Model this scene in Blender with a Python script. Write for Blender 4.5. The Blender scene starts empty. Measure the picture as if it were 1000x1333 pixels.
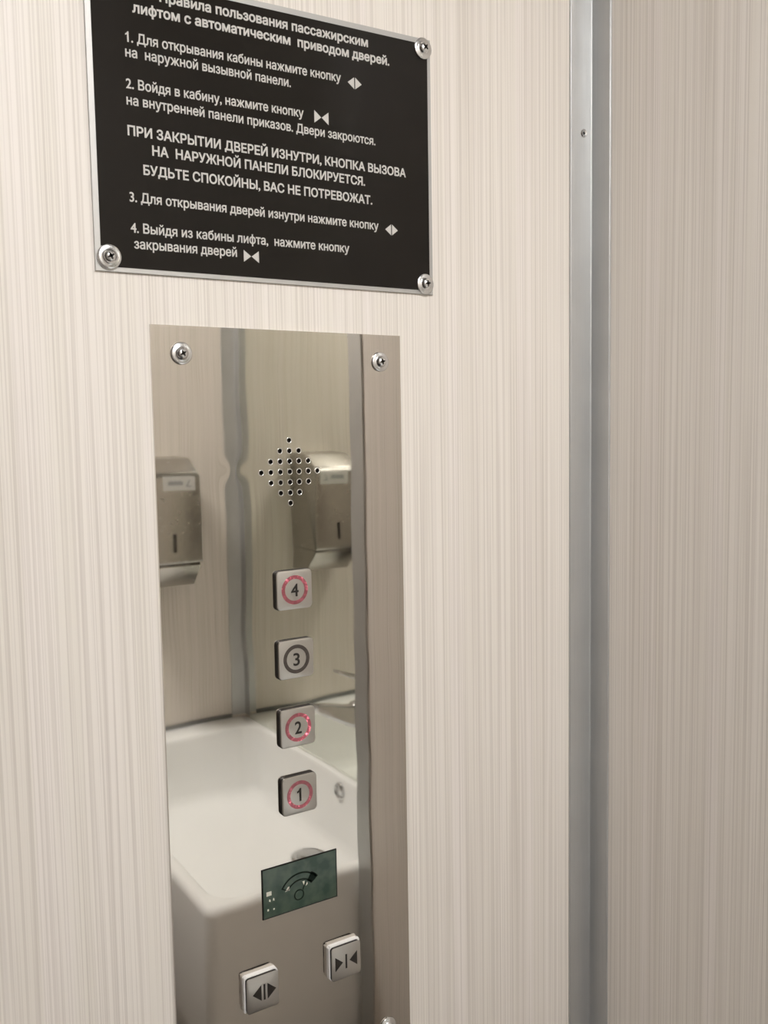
import bpy, bmesh, math, random
from mathutils import Vector, Matrix

random.seed(4)
SC = bpy.context.scene
COL = SC.collection
PI = math.pi

# ---------------------------------------------------------------- camera
cam_d = bpy.data.cameras.new('camera')
cam = bpy.data.objects.new('camera', cam_d)
COL.objects.link(cam)
YAW, PITCH, ROLL = 0.57238, 0.08877, -0.01678
fw = Vector((math.sin(YAW)*math.cos(PITCH), math.cos(YAW)*math.cos(PITCH), -math.sin(PITCH)))
rt0 = Vector((math.cos(YAW), -math.sin(YAW), 0.0))
up0 = rt0.cross(fw)
cr, sr = math.cos(ROLL), math.sin(ROLL)
rt = rt0*cr + up0*sr
up = -rt0*sr + up0*cr
cam.matrix_world = Matrix(((rt.x, up.x, -fw.x, 0.0), (rt.y, up.y, -fw.y, -0.6), (rt.z, up.z, -fw.z, 1.45), (0, 0, 0, 1)))
cam_d.sensor_fit = 'HORIZONTAL'
cam_d.sensor_width = 36.0
cam_d.lens = 36.0*1217.478/1000.0
cam_d.clip_start = 0.01
SC.camera = cam

# ---------------------------------------------------------------- world, light, exposure
wd = bpy.data.worlds.new('world')
SC.world = wd
wd.use_nodes = True
wd.node_tree.nodes['Background'].inputs[0].default_value = (0.9, 0.95, 1.0, 1)
wd.node_tree.nodes['Background'].inputs[1].default_value = 0.02
LAMP_POS = (0.16, -0.92, 2.16)
LAMP_R = 0.14
LAMP_POWER = 15.2
LAMP_COL = (0.99, 0.99, 1.0)
SC.view_settings.view_transform = 'Standard'
SC.view_settings.look = 'None'
SC.view_settings.gamma = 1.0
SC.view_settings.use_curve_mapping = False
SC.view_settings.exposure = 0.0
try:
    SC.cycles.max_bounces = 16
    SC.cycles.glossy_bounces = 10
    SC.cycles.diffuse_bounces = 8
    SC.cycles.sample_clamp_indirect = 4.0
except Exception:
    pass

# ---------------------------------------------------------------- materials
def newmat(name):
    m = bpy.data.materials.new(name)
    m.use_nodes = True
    nt = m.node_tree
    return m, nt, nt.nodes['Principled BSDF'], nt.nodes['Material Output']

def node(nt, t, **kw):
    n = nt.nodes.new(t)
    for k, v in kw.items():
        setattr(n, k, v)
    return n

def setin(nt, sock, v):
    if isinstance(v, bpy.types.NodeSocket):
        nt.links.new(v, sock)
    else:
        sock.default_value = v

def math_n(nt, op, a, b=0.0, c=None):
    n = node(nt, 'ShaderNodeMath', operation=op)
    setin(nt, n.inputs[0], a); setin(nt, n.inputs[1], b)
    if c is not None: setin(nt, n.inputs[2], c)
    return n.outputs[0]

def mix_c(nt, f, a, b, blend='MIX'):
    n = node(nt, 'ShaderNodeMix', data_type='RGBA', blend_type=blend)
    setin(nt, n.inputs[0], f); setin(nt, n.inputs[6], a); setin(nt, n.inputs[7], b)
    return n.outputs[2]

def maprange(nt, v, a, b, c=0.0, d=1.0):
    n = node(nt, 'ShaderNodeMapRange')
    setin(nt, n.inputs[0], v)
    for i, x in enumerate((a, b, c, d)): n.inputs[i+1].default_value = x
    return n.outputs[0]

def plain(name, col, rough=0.5, metal=0.0, spec=0.5, var=0.06, scale=60.0, coat=0.0):
    """principled surface with a faint procedural mottling"""
    m, nt, b, out = newmat(name)
    tc = node(nt, 'ShaderNodeTexCoord')
    nz = node(nt, 'ShaderNodeTexNoise')
    nz.inputs['Scale'].default_value = scale
    nz.inputs['Detail'].default_value = 3
    nt.links.new(tc.outputs['Object'], nz.inputs['Vector'])
    c = (*col, 1)
    d = tuple(x*(1-var) for x in col) + (1,)
    col_s = mix_c(nt, nz.outputs['Fac'], d, c)
    nt.links.new(col_s, b.inputs['Base Color'])
    r = maprange(nt, nz.outputs['Fac'], 0.3, 0.7, max(rough*0.85, 0.0), rough*1.15)
    nt.links.new(r, b.inputs['Roughness'])
    b.inputs['Metallic'].default_value = metal
    b.inputs['Specular IOR Level'].default_value = spec
    b.inputs['Coat Weight'].default_value = coat
    return m

def laminate(name):
    """cream wall laminate with fine vertical lines of many widths"""
    m, nt, b, out = newmat(name)
    geo = node(nt, 'ShaderNodeNewGeometry')
    sep = node(nt, 'ShaderNodeSeparateXYZ')
    nt.links.new(geo.outputs['Position'], sep.inputs[0])
    t = math_n(nt, 'ADD', sep.outputs[0], math_n(nt, 'MULTIPLY', sep.outputs[1], 1.137))
    zz = math_n(nt, 'MULTIPLY', sep.outputs[2], 0.0035)
    def lines(freq, off, det=0.0):
        cb = node(nt, 'ShaderNodeCombineXYZ')
        setin(nt, cb.inputs[0], math_n(nt, 'MULTIPLY', t, freq))
        setin(nt, cb.inputs[1], math_n(nt, 'ADD', math_n(nt, 'MULTIPLY', zz, freq), off))
        n = node(nt, 'ShaderNodeTexNoise', noise_dimensions='2D')
        n.inputs['Scale'].default_value = 1.0
        n.inputs['Detail'].default_value = det
        nt.links.new(cb.outputs[0], n.inputs['Vector'])
        return n.outputs['Fac']
    base = mix_c(nt, maprange(nt, lines(95, 3.1, 2), 0.35, 0.65), (0.765, 0.715, 0.650, 1), (0.81, 0.755, 0.705, 1))
    base = mix_c(nt, maprange(nt, lines(31, 11.7), 0.35, 0.65, 0.0, 0.5), base, (0.795, 0.75, 0.68, 1))
    fine = maprange(nt, lines(420, 7.7, 1), 0.53, 0.63, 0.0, 0.36)
    c1 = mix_c(nt, fine, base, (0.52, 0.465, 0.41, 1))
    fine2 = maprange(nt, lines(900, 17.3), 0.53, 0.66, 0.0, 0.34)
    c2 = mix_c(nt, fine2, c1, (0.56, 0.505, 0.45, 1))
    nt.links.new(c2, b.inputs['Base Color'])
    b.inputs['Roughness'].default_value = 0.42
    b.inputs['Specular IOR Level'].default_value = 0.3
    return m

def brushed(name, col, rough, scale=(30, 30, 1200), blot=0.15, metal=1.0):
    m, nt, b, out = newmat(name)
    tc = node(nt, 'ShaderNodeTexCoord')
    mp = node(nt, 'ShaderNodeMapping')
    mp.inputs['Scale'].default_value = scale
    nt.links.new(tc.outputs['Object'], mp.inputs[0])
    nz = node(nt, 'ShaderNodeTexNoise'); nz.inputs['Scale'].default_value = 1.0; nz.inputs['Detail'].default_value = 4
    nt.links.new(mp.outputs[0], nz.inputs['Vector'])
    bl = node(nt, 'ShaderNodeTexNoise'); bl.inputs['Scale'].default_value = 22; bl.inputs['Detail'].default_value = 5
    nt.links.new(tc.outputs['Object'], bl.inputs['Vector'])
    f = math_n(nt, 'MULTIPLY', bl.outputs['Fac'], blot*2)
    c = mix_c(nt, f, (*col, 1), tuple(x*0.72 for x in col)+(1,))
    nt.links.new(c, b.inputs['Base Color'])
    nt.links.new(maprange(nt, nz.outputs['Fac'], 0.3, 0.7, rough*0.8, rough*1.25), b.inputs['Roughness'])
    b.inputs['Metallic'].default_value = metal
    return m

def mirror_steel(name):
    """polished stainless sheet, very slightly wavy, with one pressed bump"""
    m, nt, b, out = newmat(name)
    geo = node(nt, 'ShaderNodeNewGeometry')
    def vm(op, a, bb=None, s=None):
        n = node(nt, 'ShaderNodeVectorMath', operation=op)
        setin(nt, n.inputs[0], a)
        if bb is not None: setin(nt, n.inputs[1], bb)
        if s is not None: setin(nt, n.inputs['Scale'], s)
        return n
    # bump beside the speaker holes
    d = vm('MULTIPLY', vm('SUBTRACT', geo.outputs['Position'], (0.2626, 0.0, 1.4234)).outputs[0], (1, 0, 1)).outputs[0]
    r2 = vm('DOT_PRODUCT', d, d).outputs['Value']
    g = math_n(nt, 'EXPONENT', math_n(nt, 'MULTIPLY', r2, -1.0/(2*0.0050**2)))
    push = vm('SCALE', d, s=math_n(nt, 'MULTIPLY', g, 2.3)).outputs[0]
    # slow waviness of thin sheet
    nz = node(nt, 'ShaderNodeTexNoise'); nz.inputs['Scale'].default_value = 16; nz.inputs['Detail'].default_value = 1
    nt.links.new(geo.outputs['Position'], nz.inputs['Vector'])
    wv = vm('SCALE', vm('MULTIPLY', vm('SUBTRACT', nz.outputs['Color'], (0.5, 0.5, 0.5)).outputs[0], (1, 0, 1)).outputs[0], s=0.006).outputs[0]
    nrm = vm('NORMALIZE', vm('ADD', vm('ADD', geo.outputs['Normal'], push).outputs[0], wv).outputs[0]).outputs[0]
    nt.links.new(nrm, b.inputs['Normal'])
    n2 = node(nt, 'ShaderNodeTexNoise'); n2.inputs['Scale'].default_value = 35; n2.inputs['Detail'].default_value = 6
    nt.links.new(geo.outputs['Position'], n2.inputs['Vector'])
    nt.links.new(mix_c(nt, n2.outputs['Fac'], (0.61, 0.57, 0.515, 1), (0.65, 0.605, 0.55, 1)), b.inputs['Base Color'])
    nt.links.new(maprange(nt, n2.outputs['Fac'], 0.35, 0.65, 0.016, 0.036), b.inputs['Roughness'])
    b.inputs['Metallic'].default_value = 1.0
    return m

def led_ring(name, lit, phase, centre=(0, 0), side=(0, 1)):
    """red translucent plastic; a lit one glows in patches where its LEDs sit"""
    m, nt, b, out = newmat(name)
    tc = node(nt, 'ShaderNodeTexCoord')
    nz = node(nt, 'ShaderNodeTexNoise'); nz.inputs['Scale'].default_value = 330; nz.inputs['Detail'].default_value = 2
    mp = node(nt, 'ShaderNodeMapping'); mp.inputs['Location'].default_value = (phase, 0, phase*1.7)
    nt.links.new(tc.outputs['Object'], mp.inputs[0]); nt.links.new(mp.outputs[0], nz.inputs['Vector'])
    spot = maprange(nt, nz.outputs['Fac'], 0.53, 0.68)
    if lit:
        c = mix_c(nt, nz.outputs['Fac'], (0.10, 0.025, 0.025, 1), (0.36, 0.10, 0.12, 1))
        nt.links.new(c, b.inputs['Base Color'])
        e = mix_c(nt, spot, (0.55, 0.07, 0.12, 1), (1.0, 0.30, 0.38, 1))
        nt.links.new(e, b.inputs['Emission Color'])
        geo = node(nt, 'ShaderNodeNewGeometry')
        sub = node(nt, 'ShaderNodeVectorMath', operation='SUBTRACT')
        nt.links.new(geo.outputs['Position'], sub.inputs[0]); sub.inputs[1].default_value = (centre[0], 0, centre[1])
        dp = node(nt, 'ShaderNodeVectorMath', operation='DOT_PRODUCT')
        nt.links.new(sub.outputs[0], dp.inputs[0]); dp.inputs[1].default_value = (side[0], 0, side[1])
        glow = maprange(nt, dp.outputs['Value'], -0.006, 0.010, 0.10, 1.0)
        st = math_n(nt, 'MULTIPLY', glow, math_n(nt, 'ADD', 0.15*lit, math_n(nt, 'MULTIPLY', spot, 1.0*lit)))
        nt.links.new(st, b.inputs['Emission Strength'])
    else:
        c = mix_c(nt, nz.outputs['Fac'], (0.02, 0.015, 0.012, 1), (0.09, 0.07, 0.06, 1))
        nt.links.new(c, b.inputs['Base Color'])
    b.inputs['Roughness'].default_value = 0.3
    return m

M = {}
M['lam'] = laminate('striped_laminate')
M['steel'] = mirror_steel('polished_steel')
M['cap'] = plain('satin_steel', (0.60, 0.575, 0.54), 0.36, 1.0, var=0.05, scale=300)
M['zinc'] = plain('zinc_screw', (0.82, 0.82, 0.82), 0.22, 1.0, var=0.04, scale=90)
M['trim'] = brushed('aluminium_trim', (0.60, 0.605, 0.60), 0.46, (900, 900, 14), 0.3, 0.80)
M['plate'] = plain('silver_plate', (0.50, 0.49, 0.47), 0.45, 0.55, var=0.08, scale=900)
M['black'] = plain('black_gloss', (0.0175, 0.0150, 0.0125), 0.18, 0.0, 0.09, var=0.2, scale=40)
M['letter'] = plain('silver_lettering', (0.60, 0.58, 0.545), 0.55, 0.0, 0.2, var=0.10, scale=1200)
M['rubber'] = plain('black_rubber', (0.016, 0.013, 0.012), 0.5, 0.0, 0.3)
M['ink'] = plain('engraved_ink', (0.022, 0.018, 0.015), 0.55, 0.0, 0.3)  # engraved marks, and the painted shade of the screw recesses
M['wplastic'] = plain('white_sealant', (0.88, 0.86, 0.83), 0.45, 0.0, 0.4, var=0.15, scale=700)
M['dark'] = plain('dark_cavity', (0.01, 0.009, 0.008), 0.8, 0.0, 0.1)
M['ceramic'] = plain('white_ceramic', (0.88, 0.89, 0.885), 0.38, 0.0, 0.22, var=0.02, scale=8)
M['chrome'] = plain('chrome', (0.62, 0.62, 0.62), 0.06, 1.0, var=0.03)
M['satin'] = plain('dispenser_steel', (0.52, 0.50, 0.465), 0.24, 1.0, var=0.06, scale=120)
M['paper'] = plain('white_label', (0.80, 0.80, 0.78), 0.5)
M['silvered'] = plain('silvered_glass', (0.82, 0.835, 0.775), 0.012, 1.0, var=0.01)
M['floor'] = plain('floor_tile', (0.035, 0.03, 0.027), 0.4, var=0.25, scale=14)
M['leaf'] = plain('dark_brown_wall', (0.10, 0.075, 0.06), 0.5)
M['ceil'] = plain('ceiling_paint', (0.46, 0.45, 0.44), 0.8, var=0.03)
M['joint'] = plain('grey_sealant', (0.16, 0.165, 0.16), 0.5)
M['glint'] = plain('lcd_light_segment', (0.62, 0.62, 0.52), 0.5)  # pale cream marks on the display
M['lcdink'] = plain('lcd_dark_segment', (0.006, 0.011, 0.008), 0.4, 0.0, 0.08)
m_, nt_, b_, o_ = newmat('lcd_green_glass')
tc_ = node(nt_, 'ShaderNodeTexCoord')
nz_ = node(nt_, 'ShaderNodeTexNoise'); nz_.inputs['Scale'].default_value = 90; nz_.inputs['Detail'].default_value = 2
nt_.links.new(tc_.outputs['Object'], nz_.inputs['Vector'])
nt_.links.new(mix_c(nt_, maprange(nt_, nz_.outputs['Fac'], 0.35, 0.65), (0.024, 0.046, 0.032, 1), (0.046, 0.072, 0.050, 1)), b_.inputs['Base Color'])
b_.inputs['Roughness'].default_value = 0.12
M['lcd'] = m_
m_, nt_, b_, o_ = newmat('lamp_diffuser')
b_.inputs['Base Color'].default_value = (0.9, 0.9, 0.88, 1)
b_.inputs['Emission Color'].default_value = (*LAMP_COL, 1)
b_.inputs['Emission Strength'].default_value = LAMP_POWER/(PI*PI*LAMP_R*LAMP_R)
M['lamp'] = m_

# ---------------------------------------------------------------- mesh helpers
def link_mesh(name, bm, mat, parent=None, smooth=False, angle=None):
    me = bpy.data.meshes.new(name)
    bmesh.ops.recalc_face_normals(bm, faces=bm.faces)
    bm.to_mesh(me); bm.free()
    return link_me(name, me, mat, parent, smooth, angle)

def link_me(name, me, mat, parent=None, smooth=False, angle=None):
    o = bpy.data.objects.new(name, me)
    COL.objects.link(o)
    me.materials.clear()
    me.materials.append(mat)
    if smooth or angle:
        for p in me.polygons: p.use_smooth = True
        if angle:
            bm = bmesh.new(); bm.from_mesh(me)
            for e in bm.edges:
                if len(e.link_faces) == 2 and e.calc_face_angle(0) > angle:
                    e.smooth = False
            bm.to_mesh(me); bm.free()
    if parent:
        o.parent = parent
        o.matrix_parent_inverse = Matrix.Translation(-Vector(parent.matrix_world.translation)) if parent.matrix_world.translation.length else Matrix()
    return o

def thing(name, label, cat, loc):
    o = bpy.data.objects.new(name, None)
    COL.objects.link(o)
    o.empty_display_size = 0.05
    o.location = loc
    o.matrix_world = Matrix.Translation(loc)
    o['label'] = label; o['category'] = cat
    return o

def struct(o):
    o['kind'] = 'structure'
    return o

def bm_box(bm, lo, hi, bevel=0.0, seg=2):
    r = bmesh.ops.create_cube(bm, size=1.0)
    c = [(a+b)/2 for a, b in zip(lo, hi)]; s = [abs(b-a) for a, b in zip(lo, hi)]
    for v in r['verts']:
        v.co = Vector((v.co.x*s[0]+c[0], v.co.y*s[1]+c[1], v.co.z*s[2]+c[2]))
    if bevel:
        es = list({e for v in r['verts'] for e in v.link_edges})
        bmesh.ops.bevel(bm, geom=es, offset=bevel, segments=seg, affect='EDGES', profile=0.5)

def rrect(cx, cz, w, h, r, n=5):
    """rounded rectangle, list of (x, z)"""
    pts = []
    r = max(min(r, w/2-1e-6, h/2-1e-6), 1e-5)
    for k, (sx, sz) in enumerate(((1, 1), (-1, 1), (-1, -1), (1, -1))):
        for i in range(n+1):
            a = k*PI/2 + i*PI/2/n
            pts.append((cx+sx*(w/2-r)+r*math.cos(a), cz+sz*(h/2-r)+r*math.sin(a)))
    return pts

def circ(cx, cz, r, n=40):
    return [(cx+r*math.cos(2*PI*i/n), cz+r*math.sin(2*PI*i/n)) for i in range(n)]

def loft(bm, loops, cap0=True, cap1=True):
    """loops: list of lists of 3-D points with equal counts"""
    vs = [[bm.verts.new(p) for p in L] for L in loops]
    n = len(vs[0])
    for a, b in zip(vs, vs[1:]):
        for i in range(n):
            bm.faces.new((a[i], a[(i+1) % n], b[(i+1) % n], b[i]))
    if cap0: bm.faces.new(vs[0])
    if cap1: bm.faces.new(vs[-1][::-1])

def bm_slab(bm, loop_fn, y0, y1, ch=0.0003):
    """plate standing on the wall: back at y0, front at y1 (towards the room), chamfered front edge.
    loop_fn(inset) gives the outline."""
    f = lambda ins, y: [(x, y, z) for x, z in loop_fn(ins)]
    d = -1 if y1 < y0 else 1
    loft(bm, [f(0, y0), f(0, y1-d*ch), f(ch*0.3, y1-d*ch*0.3), f(ch, y1)])

def bm_ring(bm, cx, cz, ro, ri, y0, y1, n=48):
    def c(r, y): return [(x, y, z) for x, z in circ(cx, cz, r, n)]
    L = [c(ro, y0), c(ro, y1), c(ri, y1), c(ri, y0), c(ro, y0)]
    vs = [[bm.verts.new(p) for p in l] for l in L[:4]]
    for a, b in zip(vs, vs[1:]+vs[:1]):
        for i in range(n):
            bm.faces.new((a[i], a[(i+1) % n], b[(i+1) % n], b[i]))

def bm_poly(bm, pts, y0, y1):
    loft(bm, [[(x, y0, z) for x, z in pts], [(x, y1, z) for x, z in pts]])

def bm_lathe_y(bm, cx, cz, y0, prof, n=32):
    """profile of (radius, distance out of the wall)"""
    loops = [[(cx+r*math.cos(2*PI*i/n), y0-h, cz+r*math.sin(2*PI*i/n)) for i in range(n)] for r, h in prof]
    loft(bm, loops)

def bm_lathe_z(bm, cx, cy, z0, prof, n=32):
    loops = [[(cx+r*math.cos(2*PI*i/n), cy+r*math.sin(2*PI*i/n), z0+h) for i in range(n)] for r, h in prof]
    loft(bm, loops)

# ---- text: letter outlines are filled by the non-zero rule, so overlapping strokes stay solid
from mathutils.geometry import delaunay_2d_cdt, interpolate_bezier
def text_contours(s):
    cu = bpy.data.curves.new('txt', 'FONT')
    cu.body = s
    o = bpy.data.objects.new('txt', cu)
    COL.objects.link(o)
    dg = bpy.context.evaluated_depsgraph_get()
    c2 = o.evaluated_get(dg).to_curve(dg)
    out = []
    for sp in c2.splines:
        P = []
        if sp.type == 'BEZIER':
            bp = sp.bezier_points
            for i in range(len(bp)):
                p, q = bp[i], bp[(i+1) % len(bp)]
                straight = (p.handle_right-p.co).length < 1e-5 and (q.handle_left-q.co).length < 1e-5
                seg = [p.co] if straight else interpolate_bezier(p.co, p.handle_right, q.handle_left, q.co, 6)[:-1]
                P += [(v[0], v[1]) for v in seg]
        else:
            P = [(p.co[0], p.co[1]) for p in sp.points]
        Q = []
        for p in P:
            if not Q or (p[0]-Q[-1][0])**2+(p[1]-Q[-1][1])**2 > 1e-10: Q.append(p)
        if len(Q) > 1 and (Q[0][0]-Q[-1][0])**2+(Q[0][1]-Q[-1][1])**2 < 1e-10: Q.pop()
        if len(Q) > 2: out.append(Q)
    bpy.data.objects.remove(o)
    bpy.data.curves.remove(cu)
    return out

def winding(x, y, cs):
    w = 0
    for c in cs:
        for i in range(len(c)):
            x0, y0 = c[i-1]; x1, y1 = c[i]
            if (y0 <= y) != (y1 <= y):
                t = x0+(y-y0)/(y1-y0)*(x1-x0)
                if t > x: w += 1 if y1 > y0 else -1
    return w

_hc = text_contours('\u041d')
CAP = max(p[1] for c in _hc for p in c)

def lettering(name, s, x0, z0, x1, z1, cap, y, mat, parent, bold=0.0, thick=0.00015):
    """a line of writing on the wall plane, from baseline (x0,z0) to (x1,z1), facing the room"""
    cs = text_contours(s)
    if s[0] == '1':                                     # a numeral one with its flag
        one = min(cs, key=lambda c: min(p[0] for p in c))
        cs.remove(one)
        h, xr = CAP, max(p[0] for p in one)
        cs.insert(0, [(xr, 0), (xr, h), (xr-0.10*h, h), (xr-0.20*h, h*0.86), (xr-0.36*h, h*0.77), (xr-0.36*h, h*0.66), (xr-0.16*h, h*0.76), (xr-0.14*h, 0)][::-1])
    a = min(p[0] for c in cs for p in c); b = max(p[0] for c in cs for p in c)
    k = cap/CAP
    sx = (x1-x0-2*bold)/(b-a)
    C2 = [[(x0+bold+(p[0]-a)*sx, p[1]*k) for p in c] for c in cs]
    sl = (z1-z0)/(x1-x0)
    bm = bmesh.new()
    # group contours by x-overlap so each triangulation stays small
    items = sorted(C2, key=lambda c: min(p[0] for p in c))
    groups = []
    for c in items:
        lo = min(p[0] for p in c); hi = max(p[0] for p in c)
        if groups and lo <= groups[-1][1]+1e-6:
            groups[-1][0].append(c); groups[-1][1] = max(groups[-1][1], hi)
        else: groups.append([[c], hi])
    S = 1000.0
    def area(c): return sum(c[i-1][0]*c[i][1]-c[i][0]*c[i-1][1] for i in range(len(c)))
    def swell(g):                                       # a heavier weight: outlines pushed outwards
        sg = 1.0 if area(max(g, key=lambda c: abs(area(c)))) > 0 else -1.0
        out = []
        for c in g:
            n = len(c); o = []
            for i in range(n):
                p0, p, p1 = Vector(c[i-1]), Vector(c[i]), Vector(c[(i+1) % n])
                d0 = (p-p0).normalized(); d1 = (p1-p).normalized()
                n0 = Vector((d0.y, -d0.x))*sg; n1 = Vector((d1.y, -d1.x))*sg
                m = n0+n1
                m = n0 if m.length < 1e-4 else m/max(m.dot(m)/2, 0.6)
                o.append(tuple(p+m*bold))
            out.append(o)
        return out
    for g, _ in groups:
        if bold: g = swell(g)
        vs, es = [], []
        for c in g:
            o0 = len(vs)
            vs += [Vector((p[0]*S, p[1]*S)) for p in c]
            es += [(o0+i, o0+(i+1) % len(c)) for i in range(len(c))]
        v, e, f, _, _, _ = delaunay_2d_cdt(vs, es, [], 0, 1e-5)
        keep = []
        for t in f:
            cx = sum(v[i][0] for i in t)/len(t)/S; cy = sum(v[i][1] for i in t)/len(t)/S
            if winding(cx, cy, g) != 0:
                keep.append(t)
        used = sorted({i for t in keep for i in t})
        bv = {i: bm.verts.new((v[i][0]/S, y, z0+sl*(v[i][0]/S-x0)+v[i][1]/S)) for i in used}
        for t in keep:
            bm.faces.new([bv[i] for i in t])
    r = bmesh.ops.extrude_face_region(bm, geom=bm.faces[:])
    for e in r['geom']:
        if isinstance(e, bmesh.types.BMVert): e.co.y -= thick
    return link_mesh(name, bm, mat, parent)

# ---------------------------------------------------------------- the room
XR = 0.6066          # face of the right-hand wall
XM = 0.765           # face of the wall behind the basin
YB = -1.124          # face of the opposite wall
XL = -1.5
ZC = 2.2
def wall(name, lo, hi, mat):
    bm = bmesh.new(); bm_box(bm, lo, hi)
    return struct(link_mesh(name, bm, mat))
wall('floor', (XL-0.1, YB-0.1, -0.08), (0.92, 0.1, 0.0), M['floor'])
wall('ceiling', (XL-0.1, YB-0.1, ZC), (0.92, 0.1, ZC+0.08), M['ceil'])
wall('wall_back', (XL-0.1, 0.0, 0.0), (0.92, 0.1, ZC), M['lam'])
wall('wall_right', (XR, -0.4165, 0.0), (0.92, 0.0, ZC), M['lam'])
wall('wall_basin', (XM, YB, 0.0), (0.92, -0.4165, ZC), M['lam'])
wall('wall_front', (XL-0.1, YB-0.1, 0.0), (0.92, YB, ZC), M['lam'])
wall('wall_left', (XL-0.1, YB, 0.0), (XL, 0.0, ZC), M['leaf'])

def angle_trim(name, pts, z0=0.0, z1=ZC, mat=None):
    """an L-section of sheet metal, pts its outline in plan"""
    bm = bmesh.new()
    loft(bm, [[(x, y, z0) for x, y in pts], [(x, y, z1) for x, y in pts]])
    es = [e for e in bm.edges if abs(e.verts[0].co.z-e.verts[1].co.z) > 1]
    bmesh.ops.bevel(bm, geom=es, offset=0.00015, segments=1, affect='EDGES', profile=0.5)
    o = link_mesh(name, bm, mat or M['trim'], angle=math.radians(35))
    return struct(o)
T = 0.0022
# inner corner, with a rounded bend and a lifted lip along its left edge
tr = angle_trim('trim_1', [(0.5798, 0.0), (0.5797, -0.0018), (0.5801, -0.0022), (0.6030, -0.0022),
                           (0.6040, -0.0025), (0.6044, -0.0034), (0.6044, -0.0222), (0.6048, -0.0228), (XR, -0.0230), (XR, 0.0)])
# outer corner at the end of the right-hand wall
angle_trim('trim_2', [(XR, -0.3885), (XR-T, -0.3885), (XR-T, -0.4165-T), (XR+0.026, -0.4165-T), (XR+0.026, -0.4165), (XR, -0.4165)])
# far corner behind the basin
angle_trim('trim_3', [(XM, YB), (XM-0.030, YB), (XM-0.030, YB+T), (XM-T-0.0012, YB+T), (XM-T, YB+T+0.0012), (XM-T, YB+0.026), (XM, YB+0.026)], z0=0.88)
# small screw in the corner trim
bm = bmesh.new()
bm_lathe_y(bm, 0.5946, 1.6986, -0.0022, [(0.0036, 0.0), (0.0035, 0.0006), (0.0028, 0.0013), (0.0020, 0.0010), (0.0012, 0.0006), (0.0006, 0.0005)], 24)
tsc = link_mesh('screw', bm, M['zinc'], tr, angle=math.radians(40))
bm = bmesh.new(); bm_box(bm, (0.5934, -0.0031, 1.6982), (0.5958, -0.0022, 1.6990)); bm_box(bm, (0.5942, -0.0031, 1.6974), (0.5950, -0.0022, 1.6998))
link_mesh('cross_recess', bm, M['ink'], tsc)  # dark cross painting the shade of the driver slot, not cut in

# ---------------------------------------------------------------- ceiling lamp
lampt = thing('ceiling_lamp', 'round white ceiling lamp lighting the small cabin from above', 'lamp', (LAMP_POS[0], LAMP_POS[1], ZC))
bm = bmesh.new()
bm_lathe_z(bm, LAMP_POS[0], LAMP_POS[1], ZC, [(LAMP_R+0.018, 0.0), (LAMP_R+0.018, -0.018), (LAMP_R+0.010, -0.025), (LAMP_R, -0.025), (LAMP_R, -0.006)], 48)
link_mesh('lamp_ring', bm, M['ceil'], lampt, angle=math.radians(40))
bm = bmesh.new()
bm_lathe_z(bm, LAMP_POS[0], LAMP_POS[1], ZC, [(LAMP_R-0.0005, -0.007), (LAMP_R-0.0005, -0.026), (LAMP_R*0.8, -0.036), (LAMP_R*0.4, -0.042), (0.004, -0.044)], 48)
link_mesh('lamp_diffuser', bm, M['lamp'], lampt, angle=math.radians(60))

# ---------------------------------------------------------------- screws with washer heads
def screw(cx, cz, y0, R, parent, rot=0.0):
    bm = bmesh.new()
    k = R/0.0078
    bm_lathe_y(bm, cx, cz, y0, [(R*0.92, 0.0), (R, 0.0004*k), (R*1.0, 0.0010*k), (R*0.95, 0.0014*k), (R*0.78, 0.0017*k), (R*0.60, 0.0019*k),
                                (R*0.545, 0.0023*k), (R*0.49, 0.0032*k), (R*0.38, 0.0041*k), (R*0.22, 0.0046*k), (R*0.05, 0.0048*k)], 40)
    s = link_mesh('screw', bm, M['zinc'], parent, angle=math.radians(50))
    bm = bmesh.new()
    L, w = R*0.30, R*0.075
    for a in (rot, rot+PI/2):
        c, sn = math.cos(a), math.sin(a)
        pts = [(cx+c*x-sn*z, cz+sn*x+c*z) for x, z in ((-L, -w*0.6), (-L*0.4, -w*1.3), (L*0.4, -w*1.3), (L, -w*0.6), (L, w*0.6), (L*0.4, w*1.3), (-L*0.4, w*1.3), (-L, w*0.6))]
        bm_poly(bm, pts, y0-0.0030*k, y0-0.00488*k)
    link_mesh('cross_recess', bm, M['ink'], s)  # dark prisms standing in for the shade inside a driver recess
    return s

# ---------------------------------------------------------------- the sign
sign = thing('instruction_sign', 'black instruction plate with silver Russian lettering, screwed above the steel panel', 'sign', (0.304, 0.0, 1.552))
def sz_top(x): return 1.7428+0.0221*(x-0.4354)
def sz_bot(x): return 1.5518+0.004*(x-0.1738)
def sign_loop(x0, x1, mt, mb):
    return lambda ins: [(x0+ins, sz_bot(x0)+mb+ins), (x1-ins, sz_bot(x1)+mb+ins), (x1-ins, sz_top(x1)-mt-ins), (x0+ins, sz_top(x0)-mt-ins)]
bm = bmesh.new(); bm_slab(bm, sign_loop(0.1737, 0.4343, 0, 0), 0.0, -0.0016, 0.0003)
link_mesh('backing_plate', bm, M['plate'], sign)
bm = bmesh.new(); bm_slab(bm, sign_loop(0.1775, 0.4311, 0.0040, 0.0030), -0.0016, -0.0019, 0.0001)
link_mesh('black_face', bm, M['black'], sign)
YS = -0.0019
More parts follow.
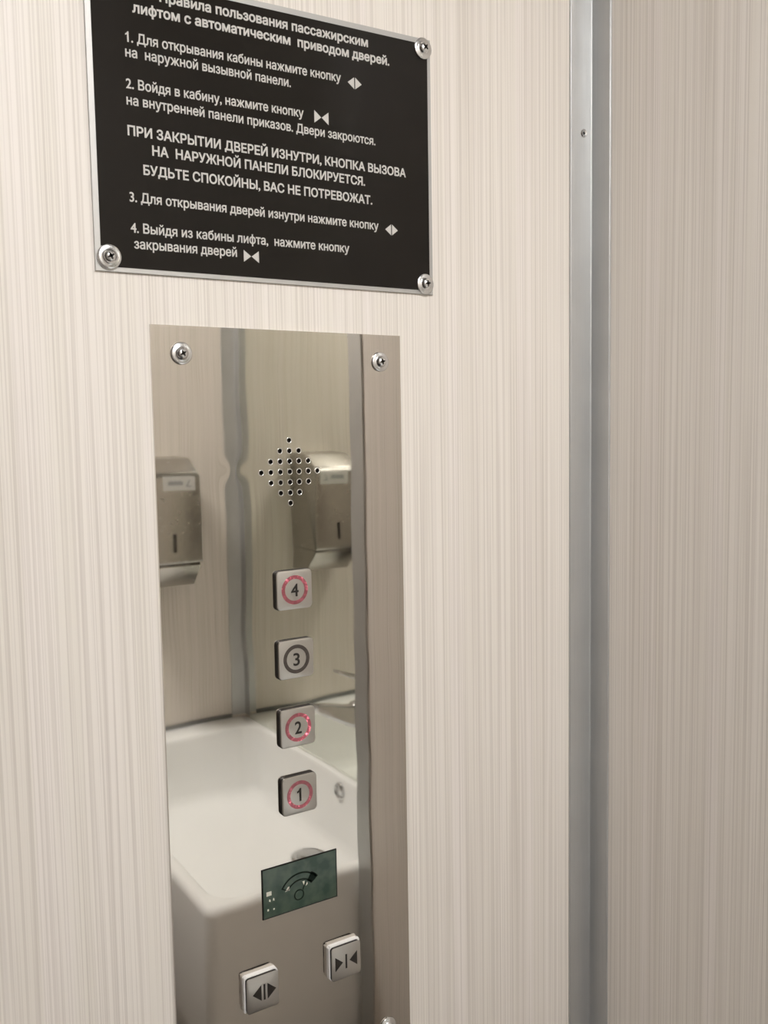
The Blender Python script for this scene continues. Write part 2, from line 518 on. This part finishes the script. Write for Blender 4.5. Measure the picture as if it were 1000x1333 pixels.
LN = [
 ('\u041f\u0440\u0430\u0432\u0438\u043b\u0430 \u043f\u043e\u043b\u044c\u0437\u043e\u0432\u0430\u043d\u0438\u044f \u043f\u0430\u0441\u0441\u0430\u0436\u0438\u0440\u0441\u043a\u0438\u043c', 0.2215, 1.7237, 0.3782, 1.7267, 0.0062, 0.00024),
 ('\u043b\u0438\u0444\u0442\u043e\u043c \u0441 \u0430\u0432\u0442\u043e\u043c\u0430\u0442\u0438\u0447\u0435\u0441\u043a\u0438\u043c  \u043f\u0440\u0438\u0432\u043e\u0434\u043e\u043c \u0434\u0432\u0435\u0440\u0435\u0439.', 0.2036, 1.7133, 0.3966, 1.7172, 0.0062, 0.00024),
 ('1. \u0414\u043b\u044f \u043e\u0442\u043a\u0440\u044b\u0432\u0430\u043d\u0438\u044f \u043a\u0430\u0431\u0438\u043d\u044b \u043d\u0430\u0436\u043c\u0438\u0442\u0435 \u043a\u043d\u043e\u043f\u043a\u0443', 0.1984, 1.6946, 0.3547, 1.6979, 0.0061, 0.00013),
 ('\u043d\u0430  \u043d\u0430\u0440\u0443\u0436\u043d\u043e\u0439 \u0432\u044b\u0437\u044b\u0432\u043d\u043e\u0439 \u043f\u0430\u043d\u0435\u043b\u0438.', 0.1980, 1.6855, 0.3143, 1.6873, 0.0061, 0.00013),
 ('2. \u0412\u043e\u0439\u0434\u044f \u0432 \u043a\u0430\u0431\u0438\u043d\u0443, \u043d\u0430\u0436\u043c\u0438\u0442\u0435 \u043a\u043d\u043e\u043f\u043a\u0443', 0.1977, 1.6663, 0.3238, 1.6684, 0.0061, 0.00013),
 ('\u043d\u0430 \u0432\u043d\u0443\u0442\u0440\u0435\u043d\u043d\u0435\u0439 \u043f\u0430\u043d\u0435\u043b\u0438 \u043f\u0440\u0438\u043a\u0430\u0437\u043e\u0432. \u0414\u0432\u0435\u0440\u0438 \u0437\u0430\u043a\u0440\u043e\u044e\u0442\u0441\u044f.', 0.1976, 1.6563, 0.3832, 1.6581, 0.0061, 0.00013),
 ('\u041f\u0420\u0418 \u0417\u0410\u041a\u0420\u042b\u0422\u0418\u0418 \u0414\u0412\u0415\u0420\u0415\u0419 \u0418\u0417\u041d\u0423\u0422\u0420\u0418, \u041a\u041d\u041e\u041f\u041a\u0410 \u0412\u042b\u0417\u041e\u0412\u0410', 0.1975, 1.6376, 0.4099, 1.6386, 0.0060, 0.00020),
 ('\u041d\u0410  \u041d\u0410\u0420\u0423\u0416\u041d\u041e\u0419 \u041f\u0410\u041d\u0415\u041b\u0418 \u0411\u041b\u041e\u041a\u0418\u0420\u0423\u0415\u0422\u0421\u042f.', 0.2131, 1.6272, 0.3736, 1.6279, 0.0060, 0.00020),
 ('\u0411\u0423\u0414\u042c\u0422\u0415 \u0421\u041f\u041e\u041a\u041e\u0419\u041d\u042b, \u0412\u0410\u0421 \u041d\u0415 \u041f\u041e\u0422\u0420\u0415\u0412\u041e\u0416\u0410\u0422.', 0.2068, 1.6144, 0.3796, 1.6152, 0.0060, 0.00020),
 ('3. \u0414\u043b\u044f \u043e\u0442\u043a\u0440\u044b\u0432\u0430\u043d\u0438\u044f \u0434\u0432\u0435\u0440\u0435\u0439 \u0438\u0437\u043d\u0443\u0442\u0440\u0438 \u043d\u0430\u0436\u043c\u0438\u0442\u0435 \u043a\u043d\u043e\u043f\u043a\u0443', 0.1971, 1.5966, 0.3847, 1.5972, 0.0061, 0.00013),
 ('4. \u0412\u044b\u0439\u0434\u044f \u0438\u0437 \u043a\u0430\u0431\u0438\u043d\u044b \u043b\u0438\u0444\u0442\u0430,  \u043d\u0430\u0436\u043c\u0438\u0442\u0435 \u043a\u043d\u043e\u043f\u043a\u0443', 0.1970, 1.5774, 0.3590, 1.5785, 0.0061, 0.00013),
 ('\u0437\u0430\u043a\u0440\u044b\u0432\u0430\u043d\u0438\u044f \u0434\u0432\u0435\u0440\u0435\u0439', 0.1989, 1.5675, 0.2699, 1.5681, 0.0061, 0.00013),
]
for s, x0, z0, x1, z1, cap, off in LN:
    lettering('lettering', s, x0, z0, x1, z1, cap, YS, M['letter'], sign, off)
def arrows(cx, cz, kind, w, h, y, mat, parent, gap=0.0007, bar=0.0, thick=0.00015, tilt=0.0):
    bm = bmesh.new()
    g = gap/2
    if kind == 'open':
        L = [(-w/2, 0), (-g, -h/2), (-g, h/2)]
        R = [(w/2, 0), (g, h/2), (g, -h/2)]
    else:
        L = [(-w/2, -h/2), (-g, 0), (-w/2, h/2)]
        R = [(w/2, h/2), (g, 0), (w/2, -h/2)]
    for P in (L, R):
        bm_poly(bm, [(cx+x, cz+z+tilt*x) for x, z in P], y, y-thick)
    if bar:
        bm_poly(bm, [(cx+x, cz+z) for x, z in ((-bar/2, -h/2), (bar/2, -h/2), (bar/2, h/2), (-bar/2, h/2))], y, y-thick)
    return link_mesh('arrow_symbol', bm, mat, parent)
arrows(0.3663, 1.6991, 'open', 0.0117, 0.0082, YS, M['letter'], sign, 0.0009)
arrows(0.3381, 1.6706, 'close', 0.0115, 0.0086, YS, M['letter'], sign, 0.0004)
arrows(0.3963, 1.5984, 'open', 0.0112, 0.0079, YS, M['letter'], sign, 0.0009)
arrows(0.2806, 1.5692, 'close', 0.0113, 0.0079, YS, M['letter'], sign, 0.0004)
screw(0.1824, 1.5609, YS, 0.0078, sign, 0.5)
screw(0.4263, 1.5606, YS, 0.0077, sign, 0.15)
screw(0.4268, 1.7351, YS, 0.0078, sign, 0.9)
screw(0.1824, 1.7296, YS, 0.0078, sign, 0.2)

# ---------------------------------------------------------------- the steel control panel
PX0, PX1, PZ0, PZ1 = 0.2072, 0.4022, 0.955, 1.5201
panel = thing('control_panel', 'tall mirror polished steel lift panel with speaker holes, floor buttons and green gauge', 'control panel', ((PX0+PX1)/2, 0.0, PZ0))
YP = -0.0022
G, HX, HZ = 0.00747, 0.30569, 1.45-0.0491*0.6
holes = []
for j in range(-3, 4):
    n = 3-abs(j)
    for i in range(-n, n+1):
        holes.append((HX+G*i, HZ+G*j))
HR = 0.00160
# faceplate: a flat sheet with the speaker holes punched through it
cu = bpy.data.curves.new('plate', 'CURVE'); cu.dimensions = '2D'; cu.fill_mode = 'BOTH'
cu.extrude = 0.0011; cu.bevel_depth = 0.0
def spl(pts):
    s = cu.splines.new('POLY'); s.points.add(len(pts)-1); s.use_cyclic_u = True
    for p, (x, z) in zip(s.points, pts): p.co = (x, z, 0, 1)
spl([(PX0, PZ0), (PX1, PZ0), (PX1, PZ1), (PX0, PZ1)])
for hx, hz in holes: spl(circ(hx, hz, HR, 20))
co = bpy.data.objects.new('plate', cu); COL.objects.link(co)
dg = bpy.context.evaluated_depsgraph_get()
me = bpy.data.meshes.new_from_object(co.evaluated_get(dg), depsgraph=dg)
bpy.data.objects.remove(co); bpy.data.curves.remove(cu)
for v in me.vertices:
    x, z, d = v.co
    v.co = (x, YP+0.0011-d, z)
face = link_me('faceplate', me, M['steel'], panel)
bm = bmesh.new(); bm_box(bm, (PX0+0.002, -0.00002, PZ0+0.002), (PX1-0.002, -0.00015, PZ1-0.002))
link_mesh('backing', bm, M['dark'], panel)
bm = bmesh.new()
for hx, hz in holes:
    def c(r, y): return [(x, y, z) for x, z in circ(hx, hz, r, 20)]
    L = [c(HR*1.42, YP-0.00002), c(HR*1.36, YP-0.00016), c(HR*1.15, YP-0.00014), c(HR*0.98, YP+0.0004)]
    loft(bm, L, False, False)
link_mesh('speaker_grille', bm, M['zinc'], panel, smooth=True)
screw(0.2276, 1.5018, YP, 0.0074, panel, 0.55)
screw(0.3836, 1.5001, YP, 0.0073, panel, 0.25)
screw(0.3804, 0.9745, YP, 0.0074, panel, 0.7)
screw(0.2276, 0.9745, YP, 0.0074, panel, 0.1)

def floor_button(num, cz, lit, phase, side=(0, 1)):
    cx = 0.3052
    bm = bmesh.new()
    bm_slab(bm, lambda i: rrect(cx, cz, 0.0286-2*i, 0.0286-2*i, 0.0030), YP+0.0002, YP-0.0026, 0.0003)
    root = link_mesh('floor_button', bm, M['rubber'], panel)
    bm = bmesh.new()
    bm_slab(bm, lambda i: rrect(cx, cz, 0.0283-2*i, 0.0283-2*i, 0.0030), YP-0.0026, YP-0.0040, 0.0007)
    link_mesh('button_cap', bm, M['cap'], root, angle=math.radians(30))
    bm = bmesh.new(); bm_ring(bm, cx, cz, 0.01055, 0.0079, YP-0.0039, YP-0.0042)
    link_mesh('light_ring', bm, led_ring('ring_'+('lit' if lit else 'dark')+num, lit, phase, (cx, cz), side), root)
    w = {'4': 0.0060, '3': 0.0052, '2': 0.0055, '1': 0.0034}[num]
    dx = -0.0006 if num == '1' else 0
    lettering('numeral', num, cx-w/2+dx, cz-0.0047, cx+w/2+dx, cz-0.0047, 0.0094, YP-0.0040, M['ink'], root, 0.00018, 0.0002)
    return root
BZ, BP = 1.45-0.19026*0.6, 0.08433*0.6
for k, (num, lit, side) in enumerate((('4', 0.95, (0, 1)), ('3', 0, (0, 1)), ('2', 1.9, (0.85, -0.5)), ('1', 1.0, (-0.1, -1)))):
    floor_button(num, BZ-BP*k, lit, 0.13*k+0.02, side)

def door_button(cx, cz, kind):
    bm = bmesh.new()
    bm_slab(bm, lambda i: rrect(cx, cz, 0.0268-2*i, 0.0268-2*i, 0.0022, 6), YP+0.0002, YP-0.0040, 0.0004)
    bmesh.ops.subdivide_edges(bm, edges=bm.edges[:], cuts=3, use_grid_fill=True)
    for v in bm.verts:                                  # uneven bead of sealant around the body
        if v.co.y < YP-0.001:
            dx, dz = v.co.x-cx, v.co.z-cz
            k = 1+0.022*math.sin(v.co.x*2100+v.co.z*1700)+random.uniform(-0.02, 0.024)
            v.co.x = cx+dx*k; v.co.z = cz+dz*k
    root = link_mesh('door_button', bm, M['wplastic'], panel, smooth=False)
    bm = bmesh.new()
    bm_slab(bm, lambda i: rrect(cx, cz, 0.0250-2*i, 0.0256-2*i, 0.0022), YP-0.0038, YP-0.0064, 0.0001)
    link_mesh('gasket', bm, M['rubber'], root)
    bm = bmesh.new()
    bm_slab(bm, lambda i: rrect(cx, cz, 0.0255-2*i, 0.0262-2*i, 0.0022), YP-0.0064, YP-0.0068, 0.0002)
    link_mesh('button_cap', bm, M['cap'], root, angle=math.radians(30))
    if kind == 'open':
        o = arrows(cx+0.0012, cz, 'open', 0.0186, 0.0118, YP-0.0068, M['ink'], root, 0.0049, 0.0014, 0.0002)
    else:
        o = arrows(cx, cz, 'close', 0.0192, 0.0112, YP-0.0068, M['ink'], root, 0.0058, 0.0014, 0.0002)
    return root
door_button(0.2698, 1.0456, 'open')
door_button(0.3397, 1.0458, 'close')

# gauge window
gx0, gx1, gz0, gz1 = 0.2742, 0.3368, 1.0955, 1.1332
bm = bmesh.new(); bm_slab(bm, lambda i: [(gx0+i, gz0+i), (gx1-i, gz0+i), (gx1-i, gz1-i), (gx0+i, gz1-i)], YP+0.0002, YP-0.0006, 0.0002)
gd = link_mesh('gauge_display', bm, M['dark'], panel)
bm = bmesh.new(); bm_slab(bm, lambda i: [(gx0+0.0008+i, gz0+0.0009+i), (gx1-0.0010-i, gz0+0.0009+i), (gx1-0.0010-i, gz1-0.0006-i), (gx0+0.0008+i, gz1-0.0006-i)], YP-0.0006, YP-0.0009, 0.0001)
link_mesh('display_glass', bm, M['lcd'], gd)
YG = YP-0.0009
def arc_pts(cx, cz, r0, r1, a0, a1, n=20):
    o = [(cx+r1*math.cos(a0+(a1-a0)*i/n), cz+r1*math.sin(a0+(a1-a0)*i/n)) for i in range(n+1)]
    return o+[(cx+r0*math.cos(a0+(a1-a0)*i/n), cz+r0*math.sin(a0+(a1-a0)*i/n)) for i in range(n, -1, -1)]
ac, az = 0.3052, 1.1055
bm = bmesh.new()
A0, A1 = math.radians(40), math.radians(146)
bm_poly(bm, arc_pts(ac, az, 0.0170, 0.0182, A0, A1), YG, YG-0.0001)
bm_poly(bm, arc_pts(ac, az, 0.0120, 0.0130, A0, A1), YG, YG-0.0001)
bm_poly(bm, arc_pts(ac, az, 0.0121, 0.0182, A1, A1+0.06, 3), YG, YG-0.0001)
bm_poly(bm, arc_pts(ac, az, 0.0115, 0.0190, math.radians(38), math.radians(60), 6), YG, YG-0.0001)
bm_ring(bm, 0.3040, 1.1066, 0.0042, 0.0033, YG, YG-0.0001, 28)
bm_poly(bm, [(0.3068, 1.1100), (0.3075, 1.1094), (0.3098, 1.1140), (0.3085, 1.1142)], YG, YG-0.0001)
link_mesh('gauge_dial', bm, M['lcdink'], gd)
bm = bmesh.new()
for pts in ([(0.2925, 1.1120), (0.2962, 1.1122), (0.2962, 1.1152), (0.2948, 1.1150)], [(0.3070, 1.1160), (0.3083, 1.1122), (0.3088, 1.1160)], [(0.3096, 1.1120), (0.3112, 1.1130), (0.3110, 1.1148)],
            [(0.2775, 1.1128), (0.2815, 1.1128), (0.2815, 1.1160), (0.2775, 1.1160)], [(0.2793, 1.1086), (0.2806, 1.1080), (0.2806, 1.1096), (0.2796, 1.1102)], [(0.2824, 1.1086), (0.2838, 1.1082), (0.2836, 1.1100), (0.2828, 1.1104)],
            [(0.2779, 1.1015), (0.2791, 1.1015), (0.2791, 1.1030), (0.2779, 1.1030)], [(0.2826, 1.1013), (0.2838, 1.1013), (0.2838, 1.1025), (0.2826, 1.1025)]):
    bm_poly(bm, pts, YG, YG-0.0001)
link_mesh('gauge_segments', bm, M['glint'], gd)

# ---------------------------------------------------------------- wash basin (behind the camera, seen in the steel panel)
ZR = 0.875
bx0, bx1, by0, by1 = 0.397, XM-0.0015, YB+0.0015, -0.427
basin = thing('washbasin', 'white rectangular ceramic washbasin in the corner under the mirror', 'washbasin', ((bx0+bx1)/2, by1, 0.63))
def brect(x0, x1, y0, y1, r, z, n=8):
    return [(x, y, z) for x, y in rrect((x0+x1)/2, (y0+y1)/2, x1-x0, y1-y0, r, n)]
bm = bmesh.new()
R0 = 0.018
def ins(d, z, r=R0): return brect(bx0+d, bx1-d*0.1, by0+d*0.1, by1-d, r, z)
ix0, ix1, iy0, iy1 = bx0+0.022, bx1-0.012, by0+0.066, by1-0.022
def inn(d, z, r, ex=0, ey=0): return brect(ix0+d, ix1-d*0.35-ex, iy0+d*0.6+ey, iy1-d, r, z)
loops = [ins(0.040, 0.628), ins(0.016, 0.632), ins(0.006, 0.645), ins(0.0, 0.70), ins(0.0, ZR-0.010), ins(0.002, ZR-0.004), ins(0.007, ZR-0.0005), ins(0.010, ZR),
         inn(-0.005, ZR, 0.030), inn(-0.001, ZR-0.002, 0.032), inn(0.002, ZR-0.008, 0.034), inn(0.006, ZR-0.050, 0.036), inn(0.011, ZR-0.105, 0.040, 0, 0.008),
         inn(0.016, ZR-0.118, 0.040, 0.002, 0.012), inn(0.026, ZR-0.125, 0.038, 0.006, 0.020), inn(0.045, ZR-0.128, 0.034, 0.012, 0.03), inn(0.09, ZR-0.130, 0.03, 0.02, 0.05)]
loft(bm, loops)
link_mesh('bowl', bm, M['ceramic'], basin, angle=math.radians(50))
bm = bmesh.new(); bm_lathe_z(bm, 0.694, -0.725, ZR-0.1302, [(0.031, 0.0), (0.031, 0.003), (0.027, 0.005), (0.025, 0.003), (0.021, 0.003), (0.019, 0.007), (0.004, 0.009)], 32)
link_mesh('drain', bm, M['chrome'], basin, angle=math.radians(40))
# overflow ring in the wall of the bowl
bm = bmesh.new()
loft(bm, [[(0.7500+dx, -0.715+r*math.cos(2*PI*i/28), 0.8530+r*math.sin(2*PI*i/28)) for i in range(28)] for r, dx in ((0.0135, 0.004), (0.0135, -0.003), (0.0115, -0.005), (0.0092, -0.003), (0.0090, 0.002))])
link_mesh('overflow_ring', bm, M['chrome'], basin, angle=math.radians(40))
# dark sealed joint between the basin and the opposite wall
bm = bmesh.new(); bm_box(bm, (XL, YB, ZR+0.0005), (XM-0.0305, YB+0.0035, ZR+0.0085), 0.001)
struct(link_mesh('trim_4', bm, M['joint']))

# ---------------------------------------------------------------- tap
tap = thing('basin_tap', 'chrome single lever tap coming out of the mirror wall above the white washbasin', 'tap', (XM-0.004, -0.625, 1.01))
bm = bmesh.new()
def disc(x, r): return [(x, -0.625+r*math.cos(2*PI*i/32), 1.012+r*math.sin(2*PI*i/32)) for i in range(32)]
loft(bm, [disc(XM-0.0041, 0.027), disc(XM-0.008, 0.027), disc(XM-0.010, 0.024), disc(XM-0.011, 0.019), disc(XM-0.040, 0.018), disc(XM-0.044, 0.015)])
link_mesh('tap_body', bm, M['chrome'], tap, angle=math.radians(40))
bm = bmesh.new()
def tsec(x, zc, w, h): return [(x, -0.625+a, zc+b) for a, b in rrect(0, 0, w, h, min(w, h)*0.3, 4)]
loft(bm, [tsec(0.735, 1.004, 0.024, 0.040), tsec(0.710, 1.011, 0.024, 0.032), tsec(0.672, 1.026, 0.023, 0.020), tsec(0.657, 1.032, 0.022, 0.012)])
link_mesh('spout', bm, M['chrome'], tap, angle=math.radians(40))
bm = bmesh.new()
loft(bm, [tsec(0.744, 1.022, 0.012, 0.010), tsec(0.742, 1.052, 0.016, 0.012), tsec(0.732, 1.066, 0.022, 0.009), tsec(0.700, 1.080, 0.018, 0.006), tsec(0.693, 1.083, 0.016, 0.005)])
link_mesh('lever', bm, M['chrome'], tap, angle=math.radians(40))

# ---------------------------------------------------------------- mirror above the basin
mir = thing('wall_mirror', 'frameless wall mirror above the white washbasin', 'mirror', (XM, -0.76, ZR))
bm = bmesh.new(); bm_box(bm, (XM-0.0040, YB+0.0275, ZR+0.0003), (XM-0.0001, -0.4240, 2.05), 0.0004, 1)
link_mesh('mirror_glass', bm, M['silvered'], mir)

# ---------------------------------------------------------------- dispenser on the opposite wall
dx0, dx1 = 0.5415, 0.6430
disp = thing('tissue_dispenser', 'steel tissue dispenser with white sticker on the wall above the washbasin', 'dispenser', ((dx0+dx1)/2, YB, 1.175))
def dsec(y, z0, z1, r, e=0.0):
    return [(x, YB+y, z) for x, z in rrect((dx0+dx1)/2, (z0+z1)/2, dx1-dx0-2*e, z1-z0, r, 5)]
bm = bmesh.new()
prof = [(0.0, 1.405), (0.060, 1.402), (0.104, 1.377), (0.110, 1.368), (0.110, 1.214), (0.104, 1.210), (0.0, 1.210)]
L = [[(x, YB+y, z) for y, z in prof] for x in (dx0, dx1)]
loft(bm, L)
es = [e for e in bm.edges if abs(e.calc_length()) > 0.03]
bmesh.ops.bevel(bm, geom=es, offset=0.004, segments=3, affect='EDGES', profile=0.5)
cover = link_mesh('cover', bm, M['satin'], disp, angle=math.radians(30))
bm = bmesh.new()
prof = [(0.0, 1.2105), (0.100, 1.2105), (0.104, 1.206), (0.060, 1.165), (0.0, 1.165)]
loft(bm, [[(x, YB+y, z) for y, z in prof] for x in (dx0+0.002, dx1-0.002)])
bmesh.ops.bevel(bm, geom=bm.edges[:], offset=0.0015, segments=2, affect='EDGES', profile=0.5)
link_mesh('tray', bm, M['satin'], disp, angle=math.radians(30))
bm = bmesh.new(); bm_poly(bm, rrect(0.5900, 1.249, 0.0062, 0.033, 0.001), YB+0.1095, YB+0.1104)
link_mesh('level_slot', bm, M['ink'], cover)
bm = bmesh.new(); bm_poly(bm, rrect(0.6020, 1.3575, 0.062, 0.026, 0.001), YB+0.1098, YB+0.1103)
stk = link_mesh('sticker', bm, M['paper'], cover)
bm = bmesh.new()
bm_poly(bm, [(0.615, 1.351), (0.626, 1.351), (0.626, 1.353), (0.619, 1.353), (0.624, 1.364), (0.622, 1.364)], YB+0.1103, YB+0.1105)
for i in range(7):
    bm_box(bm, (0.581+i*0.0042, YB+0.1103, 1.354), (0.5840+i*0.0042, YB+0.1105, 1.361+0.001*(i % 2)))
link_mesh('sticker_print', bm, plain('sticker_grey', (0.30, 0.31, 0.33), 0.5), stk)
